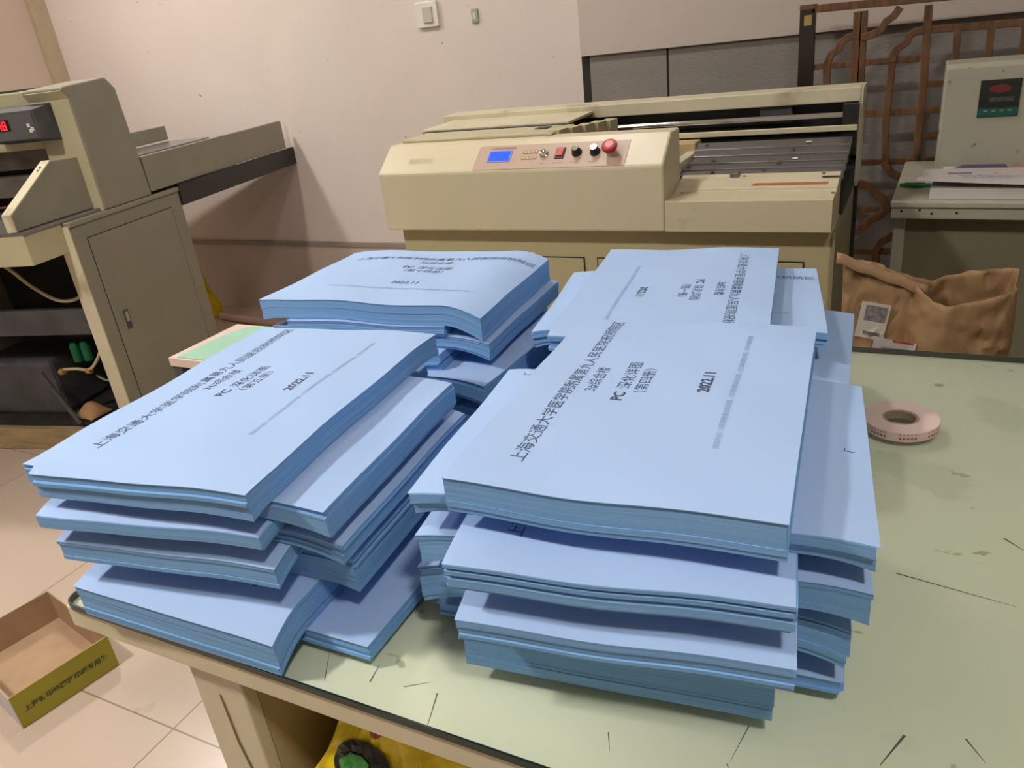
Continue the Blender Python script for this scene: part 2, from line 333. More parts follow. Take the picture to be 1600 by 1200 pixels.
# ------------------------------------------------------------------ blue volumes
def W1(x, y, k=0):   # gentle undulation shared by the sheets of a pile
    return .0016*sin(21*x+3*y+k) + .0013*sin(13*y-8*x+1.7*k) + .0009*sin(34*(x+y)+k)
def make_volume(pile, kind, ox, oy, deg, zt, th, label, group, below=None, text=None, flip=False, seed=0, extra=(0, 0), splay=2.2, steps=5, jit=.0016, marks=None):
    """ox,oy: front left corner; kind L = short side in front, C = long side in front"""
    a, b = (.297, .42) if kind == 'L' else (.42, .297)
    an = radians(deg); ux, uy = cos(an), sin(an)
    zb = zt-th
    root = thing('bound_volume', label, 'paper volume', (ox, oy, zb), an, group)
    full = b if kind == 'L' else a
    lo, hi = 0, full
    if below:
        kd2, bx, by, bd = below; a2, b2 = (.297, .42) if kd2 == 'L' else (.42, .297); q = radians(bd); cs = []
        for du, dv in ((0, 0), (a2, 0), (a2, b2), (0, b2)):
            X = bx+du*cos(q)-dv*sin(q)-ox; Y = by+du*sin(q)+dv*cos(q)-oy
            cs.append(-X*uy+Y*ux if kind == 'L' else X*ux+Y*uy)
        lo, hi = max(0, min(cs)-.002), min(full, max(cs)+.002)
    R = random.Random(seed*17+3)
    kt, kb = ((1.5, splay), (.35, .6)) if kind == 'L' else ((1.2, 2.6), (1.2, 2.6))
    def Zf(u, v, wz):
        x = ox + u*ux - v*uy; y = oy + u*uy + v*ux
        c = v if kind == 'L' else u
        e1, e2 = max(lo-c, 0), max(c-hi, 0)
        d = (kt[0]+(kt[1]-kt[0])*(1-wz))*e1*e1 + (kb[0]+(kb[1]-kb[0])*(1-wz))*e2*e2
        if extra != (0, 0):
            ef = max(lo-v, 0)/max(lo, .005) if kind == 'L' else 0
            d += (extra[0]*(1-u/a)+extra[1]*u/a)*ef**1.4
            if kind == 'C': d += extra[0]*(e1/max(lo, .01))**1.5 + extra[1]*(e2/max(full-hi, .01))**1.5
        za = zb + wz*th; g = min(1, max(0, za-TZ)/.12)
        return max(za + W1(x, y, pile)*g - d, TZ+.0007+wz*th*.8) - zb
    NU, NV = 28, 28
    rings = []
    offs = [[R.uniform(-jit, jit) for _ in range(4)] for _ in range(steps)]
    cuts = sorted([0]+[R.uniform(.08, .95) for _ in range(steps-1)]+[1])
    for i in range(steps):
        for f in (0.0, 1.0): rings.append((cuts[i]+(cuts[i+1]-cuts[i])*f, offs[i]))
    per = [(i/NU, 0) for i in range(NU)]+[(1, j/NV) for j in range(NV)]+[(1-i/NU, 1) for i in range(NU)]+[(0, 1-j/NV) for j in range(NV)]
    def P(s, t_, wz, of):
        u = of[0] + s*(a+of[1]-of[0]); v = of[2] + t_*(b+of[3]-of[2])
        return (u, v, Zf(u, v, wz))
    m = MB(); n = len(per); vs = []
    for wz, of in rings: vs += [P(s, t_, wz, of) for s, t_ in per]
    fs = []
    for i in range(len(rings)-1):
        for q in range(n): fs.append((i*n+q, i*n+(q+1) % n, (i+1)*n+(q+1) % n, (i+1)*n+q))
    m.add(vs, fs)
    m.grid(lambda s, t_: P(s, t_, 1.0, rings[-1][1]), NU, NV); m.grid(lambda s, t_: P(s, t_, 0.0, rings[0][1]), NU, NV)
    pb = m.build('page_block', M_EDGE, root, weld=True)
    me = pb.data; uv = me.uv_layers.new(name='uv'); so = seed*1.37
    for poly in me.polygons:
        for li in poly.loop_indices:
            co = me.vertices[me.loops[li].vertex_index].co
            uv.data[li].uv = (co.x+co.y*1.3+so, (co.z-Zf(co.x, co.y, .5))/.03+so)
    of = [-.0008, .0008, -.0010, .0006]
    def top(u, v): return Zf(u, v, 1) + .0005
    mc = MB()
    def Q(s, t_, dz):
        u = of[0]+s*(a+of[1]-of[0]); v = of[2]+t_*(b+of[3]-of[2]); return (u, v, top(u, v)+dz)
    mc.grid(lambda s, t_: Q(s, t_, .0003), NU, NV); mc.grid(lambda s, t_: Q(s, t_, -.0003), NU, NV)
    o2 = (NU+1)*(NV+1); idx = [(i, 0) for i in range(NU)]+[(NU, j) for j in range(NV)]+[(NU-i, NV) for i in range(NU)]+[(0, NV-j) for j in range(NV)]
    ii = [j*(NU+1)+i for i, j in idx]
    mc.f += [(ii[q], ii[(q+1) % n], ii[(q+1) % n]+o2, ii[q]+o2) for q in range(n)]
    cv = mc.build('cover_sheet', M_COVER, root)
    for pl in cv.data.polygons: pl.use_smooth = True
    cv.data.set_sharp_from_angle(angle=radians(50))
    def place(V, Fc, s0, t0, m_, nm):
        out = []
        for (x, y, z) in V:
            s, t_ = s0+x, t0-y
            if kind == 'L': u, v = (t_, s) if not flip else (a-t_, b-s)
            else: u, v = (s, b-t_) if not flip else (a-s, t_)
            out.append((u, v, top(u, v)+.0006))
        me_ = bpy.data.meshes.new(nm); me_.from_pydata(out, [], Fc)
        o_ = bpy.data.objects.new(nm, me_); C.objects.link(o_); me_.materials.append(m_); o_.parent = cv
    if text:
        for body, s0, t0, size, bold, al, nm, m_ in [
             ('上海交通大学医学院附属第九人民医院祝桥院区', .230, .060, .0178, 0, 'CENTER', 'title_print', M_PRINT), ('3#综合楼', .232, .083, .0165, 0, 'CENTER', 'building_print', M_PRINT),
             ('PC', .182, .1175, .0175, .0005, 'LEFT', 'code_print', M_PRINT), ('深化详图', .212, .1175, .0175, 0, 'LEFT', 'heading_print', M_PRINT), ('（第'+text+'册）', .234, .1375, .0165, 0, 'CENTER', 'volume_print', M_PRINT),
             ('2022.11', .235, .203, .0170, .0005, 'CENTER', 'date_print', M_PRINT),
             ('图纸内容：F区预制叠合板详图、F区预制阳台板详图、F区预制楼梯详图、F区外墙板详图', .235, .2295, .0070, 0, 'CENTER', 'small_print', M_PRINT2)]:
            V, Fc = text_mesh(body, size, bold, al); place(V, Fc, s0, t0, m_, nm)
    if marks:
        for s0, t0 in marks:
            w_ = .0010; place([(0, 0, 0), (.010, 0, 0), (.010, w_, 0), (w_, w_, 0), (w_, .006, 0), (0, .006, 0)], [(0, 1, 2, 3, 4, 5)], s0, t0, M_PRINT, 'corner_mark')
    return root

P1, P2, P3, P4 = 'blue volumes in the front left pile', 'blue volumes in the front right pile', 'blue volumes in the back right pile', 'blue volumes in the back left pile'
ORD = ['topmost', 'second from the top', 'third from the top', 'fourth from the top', 'fifth from the top', 'sixth from the top', 'seventh from the top', 'bottom']
def lab(i, kind, pile):
    o = ('laid lengthwise' if kind == 'L' else 'laid crosswise')+(' with printed title' if i == 0 else '')
    return 'light blue bound volume %s, %s of the %s pile' % (o, ORD[i], pile)
# (kind, front left x, front left y, angle, top z, thickness, extra droop of the loose left and right ends)
pile1 = [('L', -.838, .400, 5.6, .972, .0290, (.010, 0)), ('C', -.905, .430, 5.0, .943, .0270, (0, 0)), ('L', -.845, .393, 8.4, .916, .0180, (.006, .0)), ('C', -.905, .447, 4.6, .898, .0200, (.004, .006)),
         ('L', -.843, .401, 8.0, .878, .0220, (.006, .004)), ('C', -.917, .470, 4.4, .856, .0460, (.006, .004)), ('L', -.846, .400, 2.5, .810, .0400, (.004, .014)), ('C', -.890, .462, .4, .770, .0195, (0, 0))]
pile2 = [('L', -.357, .494, 3.8, .980, .0360, (0, 0)), ('C', -.414, .512, 6.6, .944, .0230, (.0, .0)), ('L', -.345, .455, 8.0, .921, .0260, (.0, .0)), ('C', -.415, .512, 6.8, .895, .0310, (.0, .0)),
         ('L', -.342, .455, 7.4, .864, .0170, (.003, .0)), ('C', -.430, .525, 6.5, .847, .0410, (.004, .006)), ('L', -.362, .487, 6.5, .806, .0370, (.0, .0)), ('C', -.434, .550, 4.0, .769, .0185, (0, 0))]
pile3 = [('L', -.443, .922, 7.0, .950, .0245, (0, 0)), ('C', -.500, .985, 9.3, .9255, .0235, (0, 0)), ('L', -.425, .925, 5.0, .902, .0235, (0, 0)), ('C', -.470, .965, 3.0, .8785, .0235, (0, 0)),
         ('L', -.440, .935, 6.0, .855, .0235, (0, 0)), ('C', -.480, .955, 5.0, .8315, .0235, (0, 0)), ('L', -.440, .925, 6.0, .808, .0275, (0, 0)), ('C', -.480, .955, 4.0, .7805, .030, (0, 0))]
pile4 = [('C', -.985, .922, 3.2, .975, .0340, (0, .014)), ('L', -.925, .915, 5.0, .941, .0180, (.005, 0)), ('C', -.977, .932, 2.0, .923, .0220, (0, .002)), ('L', -.930, .900, 4.0, .901, .0280, (0, 0)),
         ('C', -.965, .925, -4.0, .873, .0310, (0, 0)), ('L', -.915, .905, 3.0, .842, .0300, (0, 0)), ('C', -.970, .925, 0.0, .812, .0300, (0, 0)), ('L', -.925, .910, 4.0, .782, .0315, (0, 0))]
TXT = {(1, 0): '五', (2, 0): '四', (2, 2): '三', (3, 0): '一', (3, 1): '七', (4, 0): '十四'}
PN = {1: 'front left', 2: 'front right', 3: 'back right', 4: 'back left'}
for pi_, pl, grp in ((1, pile1, P1), (2, pile2, P2), (3, pile3, P3), (4, pile4, P4)):
    for i, (kd, x, y, dg_, zt, th, ex) in enumerate(pl):
        below = pl[i+1][:4] if i < len(pl)-1 else None
        R = random.Random(pi_*100+i)
        make_volume(pi_, kd, x, y, dg_, zt, th-.0014, lab(i, kd, PN[pi_]), grp, below, TXT.get((pi_, i)), flip=(pi_, i) == (3, 0), seed=pi_*10+i,
                    steps=R.choice([3, 4, 6, 7]), jit=.0006 if (pi_, i) == (4, 0) else R.choice([.0012, .002, .0026]), extra=ex, splay=6.0 if i == 0 and pi_ < 3 else (1.5 if pi_ == 3 else 3.2), marks={(2, 1): ((.026, .018), (.398, .154)), (1, 6): ((.055, .235),)}.get((pi_, i)))
#__MORE__
# ------------------------------------------------------------------ tape roll
t = thing('tape_roll', 'roll of pink-white double-sided tape lying flat on the table', 'tape', (.016, 1.137, TZ+.0004))
TM = mat('tape_paper', (.72, .56, .52), .7, noise=.06, scale=20)
MB().lathe([(.0245, 0), (.052, 0), (.052, .0135), (.0515, .014), (.025, .014), (.0245, .0135), (.0245, 0)], 64).build('tape_winding', TM, t)
MB().lathe([(.0205, .001), (.0243, .001), (.0243, .013), (.0205, .013), (.0205, .001)], 48).build('cardboard_core', mat('core_card', (.33, .25, .18), .9), t)
mb = MB()
for k in range(64):
    if k % 8 > 4: continue
    for zz, hh, wd in ((.0035, .0035, .0031), (.0105, .0016, .0022)):
        a0 = 2*pi*k/64; rr = .0522; da = wd/rr
        mb.add([(rr*cos(a0), rr*sin(a0), zz), (rr*cos(a0+da), rr*sin(a0+da), zz), (rr*cos(a0+da), rr*sin(a0+da), zz+hh), (rr*cos(a0), rr*sin(a0), zz+hh)], [(0, 1, 2, 3)])
tag(mb.build('red_printing', mat('dull_red_print', (.36, .08, .08), .7), t), kind='stuff')
mb = MB(); mb.add([(-.004, -.007, .0012), (.0035, .006, .0012), (.006, -.003, .0012)], [(0, 1, 2)]); mb.build('sticker_mark', mat('dull_red_print', (.36, .08, .08), .7), t)

# ------------------------------------------------------------------ side table with mint sheet (seen between the piles)
t = thing('side_table', 'low pale pink side table standing left of the work table', 'table', (-1.24, 1.22, 0))
MB().box(-.285, .29, -.11, .115, .718, .740).build('tabletop', mat('pale_pink_laminate', (.66, .52, .45), .5), t, bevel=.002)
for sx in (-1, 1):
    for sy in (-1, 1): MB().box(sx*.27-.015, sx*.27+.015, sy*.09-.015, sy*.09+.015, 0, .718).build('leg', M_DARKG, t)
mb = MB(); mb.add([(-.262, -.105, 0), (.28, -.105, 0), (.28, .110, 0), (-.20, .110, 0), (-.235, .09, 0), (-.252, .03, 0)], [(0, 1, 2, 3, 4, 5)])
o = mb.build('mint_sheet', mat('mint_paper', (.32, .56, .42), .8), None, solid=.0012); o.location = (-1.24, 1.22, .7412)
tag(o, 'mint green paper sheet lying on the pale pink side table', 'paper')

# ------------------------------------------------------------------ cream binding machine
BM = thing('binding_machine', 'long cream book binding machine with blue screen against the back wall', 'machine', (-.78, 2.2, 0))
BX, BY = .78, -2.2
def bm_(): return MB()
def sh(mb): mb.v = [(x+BX, y+BY, z) for x, y, z in mb.v]; return mb
sh(MB().prism([(1.9, .838), (1.9, 1.005), (1.985, 1.073), (2.06, 1.073), (2.06, .838)], 'x', -1.42, -.555)).build('control_hood', M_CREAM, BM, bevel=.006)
# front lower band and step on the right
sh(MB().prism([(1.9, .838), (1.9, .916), (2.0, .918), (2.0, .925), (2.045, .938), (2.085, .945), (2.085, .838)], 'x', -.5545, -.160)).build('front_deck', M_CREAM, BM, bevel=.002)
sh(MB().box(-1.41, -.152, 2.085, 2.55, .838, .90)).build('inner_tray', M_DARK, BM)
sh(MB().box(-1.41, -.99, 2.0605, 2.21, .90, 1.066)).build('left_housing', M_CREAM_D, BM)
# cover plates on the left
sh(MB().prism([(-1.405, 2.03), (-.905, 2.03), (-.905, 2.2), (-1.42, 2.2)], 'z', 1.074, 1.080)).build('sliding_cover', M_GREYL, BM, bevel=.001)
sh(MB().prism([(2.215, 1.078), (2.43, 1.082), (2.43, 1.090), (2.215, 1.086)], 'x', -1.45, -.93)).build('rear_cover', M_CREAM_D, BM, bevel=.001)
sh(MB().box(-1.43, -.925, 2.192, 2.2148, 1.05, 1.0815)).build('cover_slot', M_BLACK, BM)
sh(MB().box(-1.0, -.960, 2.12, 2.16, 1.0805, 1.083)).build('cover_latch', M_BLACK, BM, bevel=.003)
for k in range(5):
    x0 = -.905+k*.018-.0; y0 = 2.05+k*.055
    sh(MB().prism([(x0-.02, y0), (x0+.012, y0+.004), (x0+.018, y0+.055), (x0-.02, y0+.06)], 'z', 1.0, 1.083-.002*k)).build('bellows_fold', M_OLIVE, BM, bevel=.001)
# back rail
sh(MB().box(-1.485, -.146, 2.42, 2.535, 1.068, 1.106)).build('rear_rail', M_CREAM_D, BM, bevel=.003)
sh(MB().box(-1.46, -.146, 2.50, 2.545, .60, 1.068)).build('rear_wall', M_DARK, BM)
sh(MB().box(-.90, -.17, 2.485, 2.499, .90, 1.068)).build('rear_lining', M_BLACK, BM)
sh(MB().tube([(-.95, 2.40, 1.037), (-.185, 2.40, 1.037)], .0085, 20)).build('guide_rod', M_CHROME, BM, smooth=True)
sh(MB().tube([(-.95, 2.455, 1.028), (-.30, 2.455, 1.028)], .004, 10)).build('feed_screw', M_DARKG, BM, smooth=True)
sh(MB().box(-.42, -.33, 2.44, 2.475, 1.02, 1.066)).build('rod_bearing', M_DARKG, BM, bevel=.003)
sh(MB().box(-.19, -.152, 2.385, 2.50, .93, 1.066)).build('rod_end_block', M_BLACK, BM)
sh(MB().box(-.80, -.150, 2.372, 2.384, .998, 1.013)).build('cross_rail', M_CREAM, BM, bevel=.002)
sh(MB().box(-.1515, -.143, 2.42, 2.535, .838, 1.106)).build('right_cheek', M_CREAM_D, BM, bevel=.001)
# clamp beds of steel
STL = [((2.29, .977), (2.335, .989), (2.335, .975), (2.29, .96)), ((2.245, .966), (2.288, .974), (2.288, .955), (2.245, .95)),
       ((2.185, .957), (2.243, .961), (2.243, .94), (2.185, .94)), ((2.13, .951), (2.183, .953), (2.183, .93), (2.13, .93)), ((2.088, .944), (2.128, .947), (2.128, .92), (2.088, .92))]
for q in STL: sh(MB().prism(list(q), 'x', -.575, -.158)).build('clamp_plate', M_STEEL, BM, bevel=.0015)
sh(MB().box(-.60, -.57, 2.10, 2.34, .945, .972)).build('plate_end', M_CREAM_D, BM, bevel=.003)
sh(MB().prism([(-.640, 2.30), (-.575, 2.30), (-.575, 2.37), (-.68, 2.37)], 'z', .945, .995)).build('glue_gate', mat('yellowed_enamel', (.50, .38, .20), .5, noise=.1), BM, bevel=.003)
for (x, y, z) in ((-.545, 2.315, .9835), (-.555, 2.15, .953), (-.50, 2.20, .9585), (-.30, 2.265, .9705), (-.32, 2.16, .9525), (-.35, 2.11, .9455), (-.48, 2.10, .9455)):
    sh(MB().lathe([(0, .003), (.005, .003), (.006, .0), (.006, -.002)], 16, (x, y, z))).build('plate_bolt', M_DARKG, BM)
for (x, y, z) in ((-.265, 2.31, .9835), (-.285, 2.20, .9595)):
    sh(MB().box(x-.007, x+.007, y-.009, y+.009, z, z+.0008)).build('paper_scrap', M_PAPERW, BM)
sh(MB().box(-.425, -.405, 2.055, 2.088, .93, .951)).build('stop_bracket', M_STEEL, BM, bevel=.001)
sh(MB().tube([(-.432, 2.048, .925), (-.415, 2.035, .922), (-.398, 2.045, .925)], .005, 8)).build('stop_finger', M_STEEL, BM, smooth=True)
mb = MB(); sh(mb.add([(-.365, 2.010, .9287), (-.185, 2.010, .9287), (-.182, 2.022, .9323), (-.355, 2.022, .9323)], [(0, 1, 2, 3)])); mb.build('red_warning_strip', mat('faded_red_label', (.42, .12, .06), .6, noise=.15, scale=40), BM)
for (x, y, z) in ((-.532, 1.985, .918), (-.166, 1.96, .918), (-.20, 2.07, .943), (-.39, 2.065, .941)):
    sh(MB().lathe([(0, .0025), (.004, .002), (.0045, 0)], 12, (x, y, z))).build('deck_screw', mat('dull_brass', (.25, .2, .12), .4, metal=.7), BM)
sh(MB().box(-.20, -.16, 2.04, 2.046, .9395, .9415)).build('deck_slot', M_BLACK, BM)
# body below
sh(MB().box(-1.405, -.158, 1.955, 2.5, .10, .838)).build('cabinet_body', M_OLIVE, BM, bevel=.003)
sh(MB().box(-1.425, -.146, 1.97, 2.5, .02, .10)).build('plinth', M_DARKG, BM)
for (x0, x1) in ((-1.36, -.803), (-.766, -.222)):
    sh(MB().box(x0, x1, 1.9525, 1.9565, .14, .751)).build('panel_gap', M_BLACK, BM)
    sh(MB().box(x0+.003, x1-.003, 1.9505, 1.957, .143, .748)).build('cabinet_door', M_OLIVE, BM, bevel=.001)
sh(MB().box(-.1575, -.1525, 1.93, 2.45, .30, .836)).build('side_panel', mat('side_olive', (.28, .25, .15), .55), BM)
# hood controls: local frame on the slope
CP = thing('tmp', None, None); bpy.data.objects.remove(CP)
ths = math.atan2(.068, .085); nrm = Vector((0, -sin(ths), cos(ths))); upv = Vector((0, cos(ths), sin(ths)))
def slope(x, s): return Vector((x+BX, 1.9+BY, 1.005)) + upv*s          # s: distance up the slope
def plate(x0, x1, s0, s1, h, name, m, skew=0, z0=0, parent=BM, bevel=0):
    vs = []
    for hh in (z0, h):
        for (x, s) in ((x0, s0), (x1, s0), (x1+skew, s1), (x0+skew, s1)): vs.append(slope(x, s)+nrm*hh)
    return MB().add(vs, [(0,3,2,1),(4,5,6,7),(0,1,5,4),(1,2,6,5),(2,3,7,6),(3,0,4,7)]).build(name, m, parent, bevel=bevel)
cpn = plate(-1.099, -.657, .004, .088, .0012, 'control_panel', mat('pinkish_panel', (.50, .36, .28), .45, noise=.03), 0)
plate(-1.062, -.990, .029, .069, .0028, 'screen_frame', mat('screen_edge', (.25, .3, .6), .4), 0, .0012, cpn)
plate(-1.058, -.994, .032, .066, .0034, 'screen', mat('blue_screen', (.01, .02, .3), .2, emit=(.012, .05, 1.0), es=2.6, noise=0), 0, .0028, cpn)
for s0 in (.040, .060):
    bk = plate(-.957, -.912, s0-.006, s0+.006, .002, 'key_strip', mat('tan_keys', (.38, .24, .12), .5), 0, .0012, cpn)
    for k in range(4): plate(-.953+k*.0108, -.9455+k*.0108, s0-.0035, s0+.0035, .003, 'key', mat('key_label', (.55, .42, .28), .5), 0, .002, bk)
def knob(x, s, prof, name, m, parent=cpn, n=28):
    zq = Vector((0, 0, 1)).rotation_difference(nrm); mb = MB().lathe(prof, n)
    mb.v = [tuple(slope(x, s)+zq @ Vector(v)) for v in mb.v]; return mb.build(name, m, parent, smooth=True)
knob(-.892, .050, [(.013, .001), (.013, .004), (.009, .007), (.009, .014), (.008, .015), (0, .015)], 'push_button', M_CHROME)
bz = plate(-.858, -.832, .033, .070, .004, 'switch_bezel', M_BLACK, 0, .0012, cpn, .001)
plate(-.854, -.836, .041, .066, .007, 'rocker_switch', mat('lit_red_rocker', (.35, .02, .02), .3, emit=(1, .05, .02), es=.15), 0, .004, bz)
for x in (-.797, -.746):
    kb_ = knob(x, .051, [(.014, .001), (.014, .004), (.0115, .006), (.0105, .019), (.0095, .020)], 'dial_knob', M_BLACK)
    knob(x, .051, [(.0096, .0195), (.009, .0212), (0, .0212)], 'dial_cap', M_CHROME, kb_)
es_ = knob(-.699, .046, [(.014, .001), (.014, .018), (.011, .018)], 'stop_button_stem', mat('yellowed_plastic', (.5, .42, .3), .4))
knob(-.699, .046, [(.011, .017), (.019, .020), (.021, .026), (.019, .032), (.012, .034), (0, .0325)], 'stop_button_head', M_RED, es_)
def slope_text(body, x, s, size, m, name, bold=0, parent=cpn):
    V, Fc = text_mesh(body, size, bold, 'CENTER')
    me_ = bpy.data.meshes.new(name); me_.from_pydata([tuple(slope(x+v[0], s+v[1])+nrm*.0016) for v in V], [], Fc)
    o_ = bpy.data.objects.new(name, me_); C.objects.link(o_); me_.materials.append(m); o_.parent = parent
MP = mat('panel_print', (.20, .12, .08), .6, noise=0)
slope_text('全自动无线胶装机', -1.02, .0745, .0095, MP, 'panel_heading')
slope_text('电源', -.892, .017, .006, MP, 'button_caption'); slope_text('主机  开关', -.845, .017, .006, MP, 'button_caption')
slope_text('铣刀速度', -.797, .017, .006, MP, 'button_caption'); slope_text('胶温调节', -.746, .017, .006, MP, 'button_caption')
slope_text('佳霖办公', -1.283, .038, .022, mat('embossed_cream', (.58, .50, .36), .5), 'maker_lettering', .0002, BM)

# ------------------------------------------------------------------ carved lattice screen
LY = 3.03
LS = thing('lattice_screen', 'carved brown wooden lattice window screen leaning on the back wall', 'wooden screen', (.1, LY, 0))
BARS = {'stile_inner': [[(-.214, 1.281), (-.205, .80), (-.203, .30)], .016], 'stile_outer': [[(-.196, 1.281), (-.187, .80), (-.185, .3)], .014],
 'upright': [[[(-.008, 1.278), (0, 1.049), (0, .831), (0, .3)], .014], [[(.082, 1.196), (.087, .95)], .012], [[(.173, 1.196), (.178, .95)], .012], [[(.264, 1.196), (.271, .95)], .012], [[(-.098, 1.128), (-.103, .946), (-.095, .791)], .013],
             [[(.36, 1.28), (.365, .3)], .014]],
 'crossbar': [[[(-.352, 1.121), (-.213, 1.121)], .011], [[(-.190, 1.122), (-.005, 1.121)], .012], [[(-.02, 1.205), (.40, 1.197)], .013], [[(-.20, .957), (.40, .959)], .013], [[(0, 1.041), (.09, 1.04)], .011], [[(0, .875), (.30, .876)], .011],
              [[(-.35, .791), (.30, .798)], .012], [[(-.35, .620), (-.02, .631)], .012], [[(-.35, .472), (.1, .472)], .012]],
 'curved_bar': [[[(-.299, .95), (-.299, 1.063), (-.302, 1.128), (-.288, 1.159), (-.266, 1.171), (-.263, 1.188), (-.241, 1.206), (-.205, 1.208)], .014],
                [[(-.20, 1.200), (-.170, 1.206), (-.149, 1.213), (-.137, 1.225), (-.13, 1.241), (-.106, 1.256), (-.090, 1.280)], .014],
                [[(-.099, 1.115), (-.096, 1.140), (-.088, 1.156), (-.072, 1.166), (-.060, 1.174), (-.057, 1.191), (-.042, 1.202), (-.012, 1.206)], .014],
                [[(-.26, .70), (-.199, .715), (-.166, .717), (-.132, .707), (-.117, .684), (-.090, .661), (-.072, .633), (-.094, .606), (-.127, .587), (-.146, .564), (-.171, .547), (-.22, .54)], .016],
                [[(-.097, .792), (-.074, .755), (-.040, .737)], .014], [[(-.092, .33), (-.092, .41), (-.101, .473), (-.086, .507), (-.051, .531), (-.01, .54)], .016]]}
def lb(name, path, wd, m=M_WOOD, dp=.018, dy=0):
    mb = MB().bar(path, wd*1.7 if m is M_WOOD and wd < .02 else wd, dp, LY-dp/2+dy); mb.v = [(x-.1, y-LY, z) for x, y, z in mb.v]
    return mb.build(name, m, LS, bevel=.002)
for nm in ('stile_inner', 'stile_outer'): lb('stile', BARS[nm][0], BARS[nm][1])
for nm in ('upright', 'crossbar', 'curved_bar'):
    for pth, wd in BARS[nm]: lb(nm, pth, wd, dy={'upright': 0, 'crossbar': .001, 'curved_bar': -.001}[nm], dp={'upright': .018, 'crossbar': .016, 'curved_bar': .020}[nm])
pst = lb('frame_post', [(-.370, 1.318), (-.368, .8), (-.364, 0)], .050, M_WOODD, .032)
MB().box(-.370-.026-.1, -.370+.026-.1, -.018, .018, 1.303, 1.3195).build('post_cap', M_WOOD, pst, bevel=.002)
MB().box(-.370-.010-.1, -.370+.014-.1, -.0185, -.016, 1.255, 1.287).build('hinge_plate', M_BRASS, pst)
lb('frame_rail', [(-.357, 1.304), (.62, 1.285)], .024, M_WOOD, .032)
lb('frame_rail', [(-.35, .30), (.62, .30)], .024, M_WOOD, .032)
lb('frame_post', [(.64, 1.31), (.64, 0)], .027, M_WOODD, .032)

# ------------------------------------------------------------------ grey cream cabinet desk at the right with its control box
RC = thing('desk_machine', 'grey-cream steel machine desk right of the wooden lattice', 'machine', (.45, 2.6, 0))
def rc(mb): mb.v = [(x-.45, y-2.6, z) for x, y, z in mb.v]; return mb
rc(MB().prism([(-.051, 2.385), (.95, 2.31), (.98, 2.92), (-.030, 2.985)], 'z', .782, .800)).build('desk_top', M_RC, RC, bevel=.004)
rc(MB().prism([(-.048, 2.392), (.948, 2.318), (.975, 2.91), (-.030, 2.98)], 'z', .750, .7815)).build('desk_rim', M_RC, RC, bevel=.004)
rc(MB().prism([(-.010, 2.46), (.93, 2.39), (.96, 2.88), (.01, 2.95)], 'z', .02, .75)).build('cabinet_body', mat('dark_olive_enamel', (.22, .205, .13), .55, noise=.08), RC)  # cabinet body in one even, darker olive enamel
rc(MB().prism([(-.040, 2.448), (-.008, 2.446), (.0, 2.95), (-.030, 2.952)], 'z', .0, .75)).build('corner_post', M_RC, RC, bevel=.003)
for (x, y, z) in ((.02, 2.3875, .775), (.05, 2.385, .766), (.11, 2.381, .768), (-.025, 2.391, .772)):
    rc(MB().box(x, x+.006, y-.0015, y+.001, z-.003, z+.003)).build('paint_chip', M_BLACK, RC)
CBx = rc(MB().prism([(2.72, .8005), (2.72, 1.108), (2.735, 1.118), (2.90, 1.118), (2.90, .8005)], 'x', .056, .52)).build('control_box', M_RC, RC, bevel=.004)
CBp = rc(MB().box(.148, .249, 2.716, 2.7195, .968, 1.070)).build('display_panel', mat('dark_display', (.02, .025, .022), .25), CBx)
rc(MB().box(.150, .247, 2.7145, 2.7158, .9695, .992)).build('green_key_band', mat('dark_green_band', (.01, .10, .075), .4), CBp)
for k in range(4): rc(MB().box(.163+k*.020, .173+k*.020, 2.7135, 2.7143, .983, .987)).build('key_mark', mat('pale_mark', (.25, .3, .3), .5), CBp)
mb = MB(); n = 20; mb.prism([(.198+.028*cos(2*pi*k/n), 1.045+.011*sin(2*pi*k/n)) for k in range(n)], 'y', 2.7145, 2.7158); rc(mb).build('red_badge', mat('dim_red_badge', (.16, .02, .02), .5), CBp)
rc(MB().box(.175, .235, 2.7145, 2.7158, 1.010, 1.022)).build('grey_legend', mat('dim_grey_legend', (.06, .065, .07), .5, noise=.5, scale=90), CBp)
mb = MB().tube([(.045, 2.735, .93), (.055, 2.735, .93)], .006, 10); rc(mb).build('side_screw', M_DARKG, CBx)
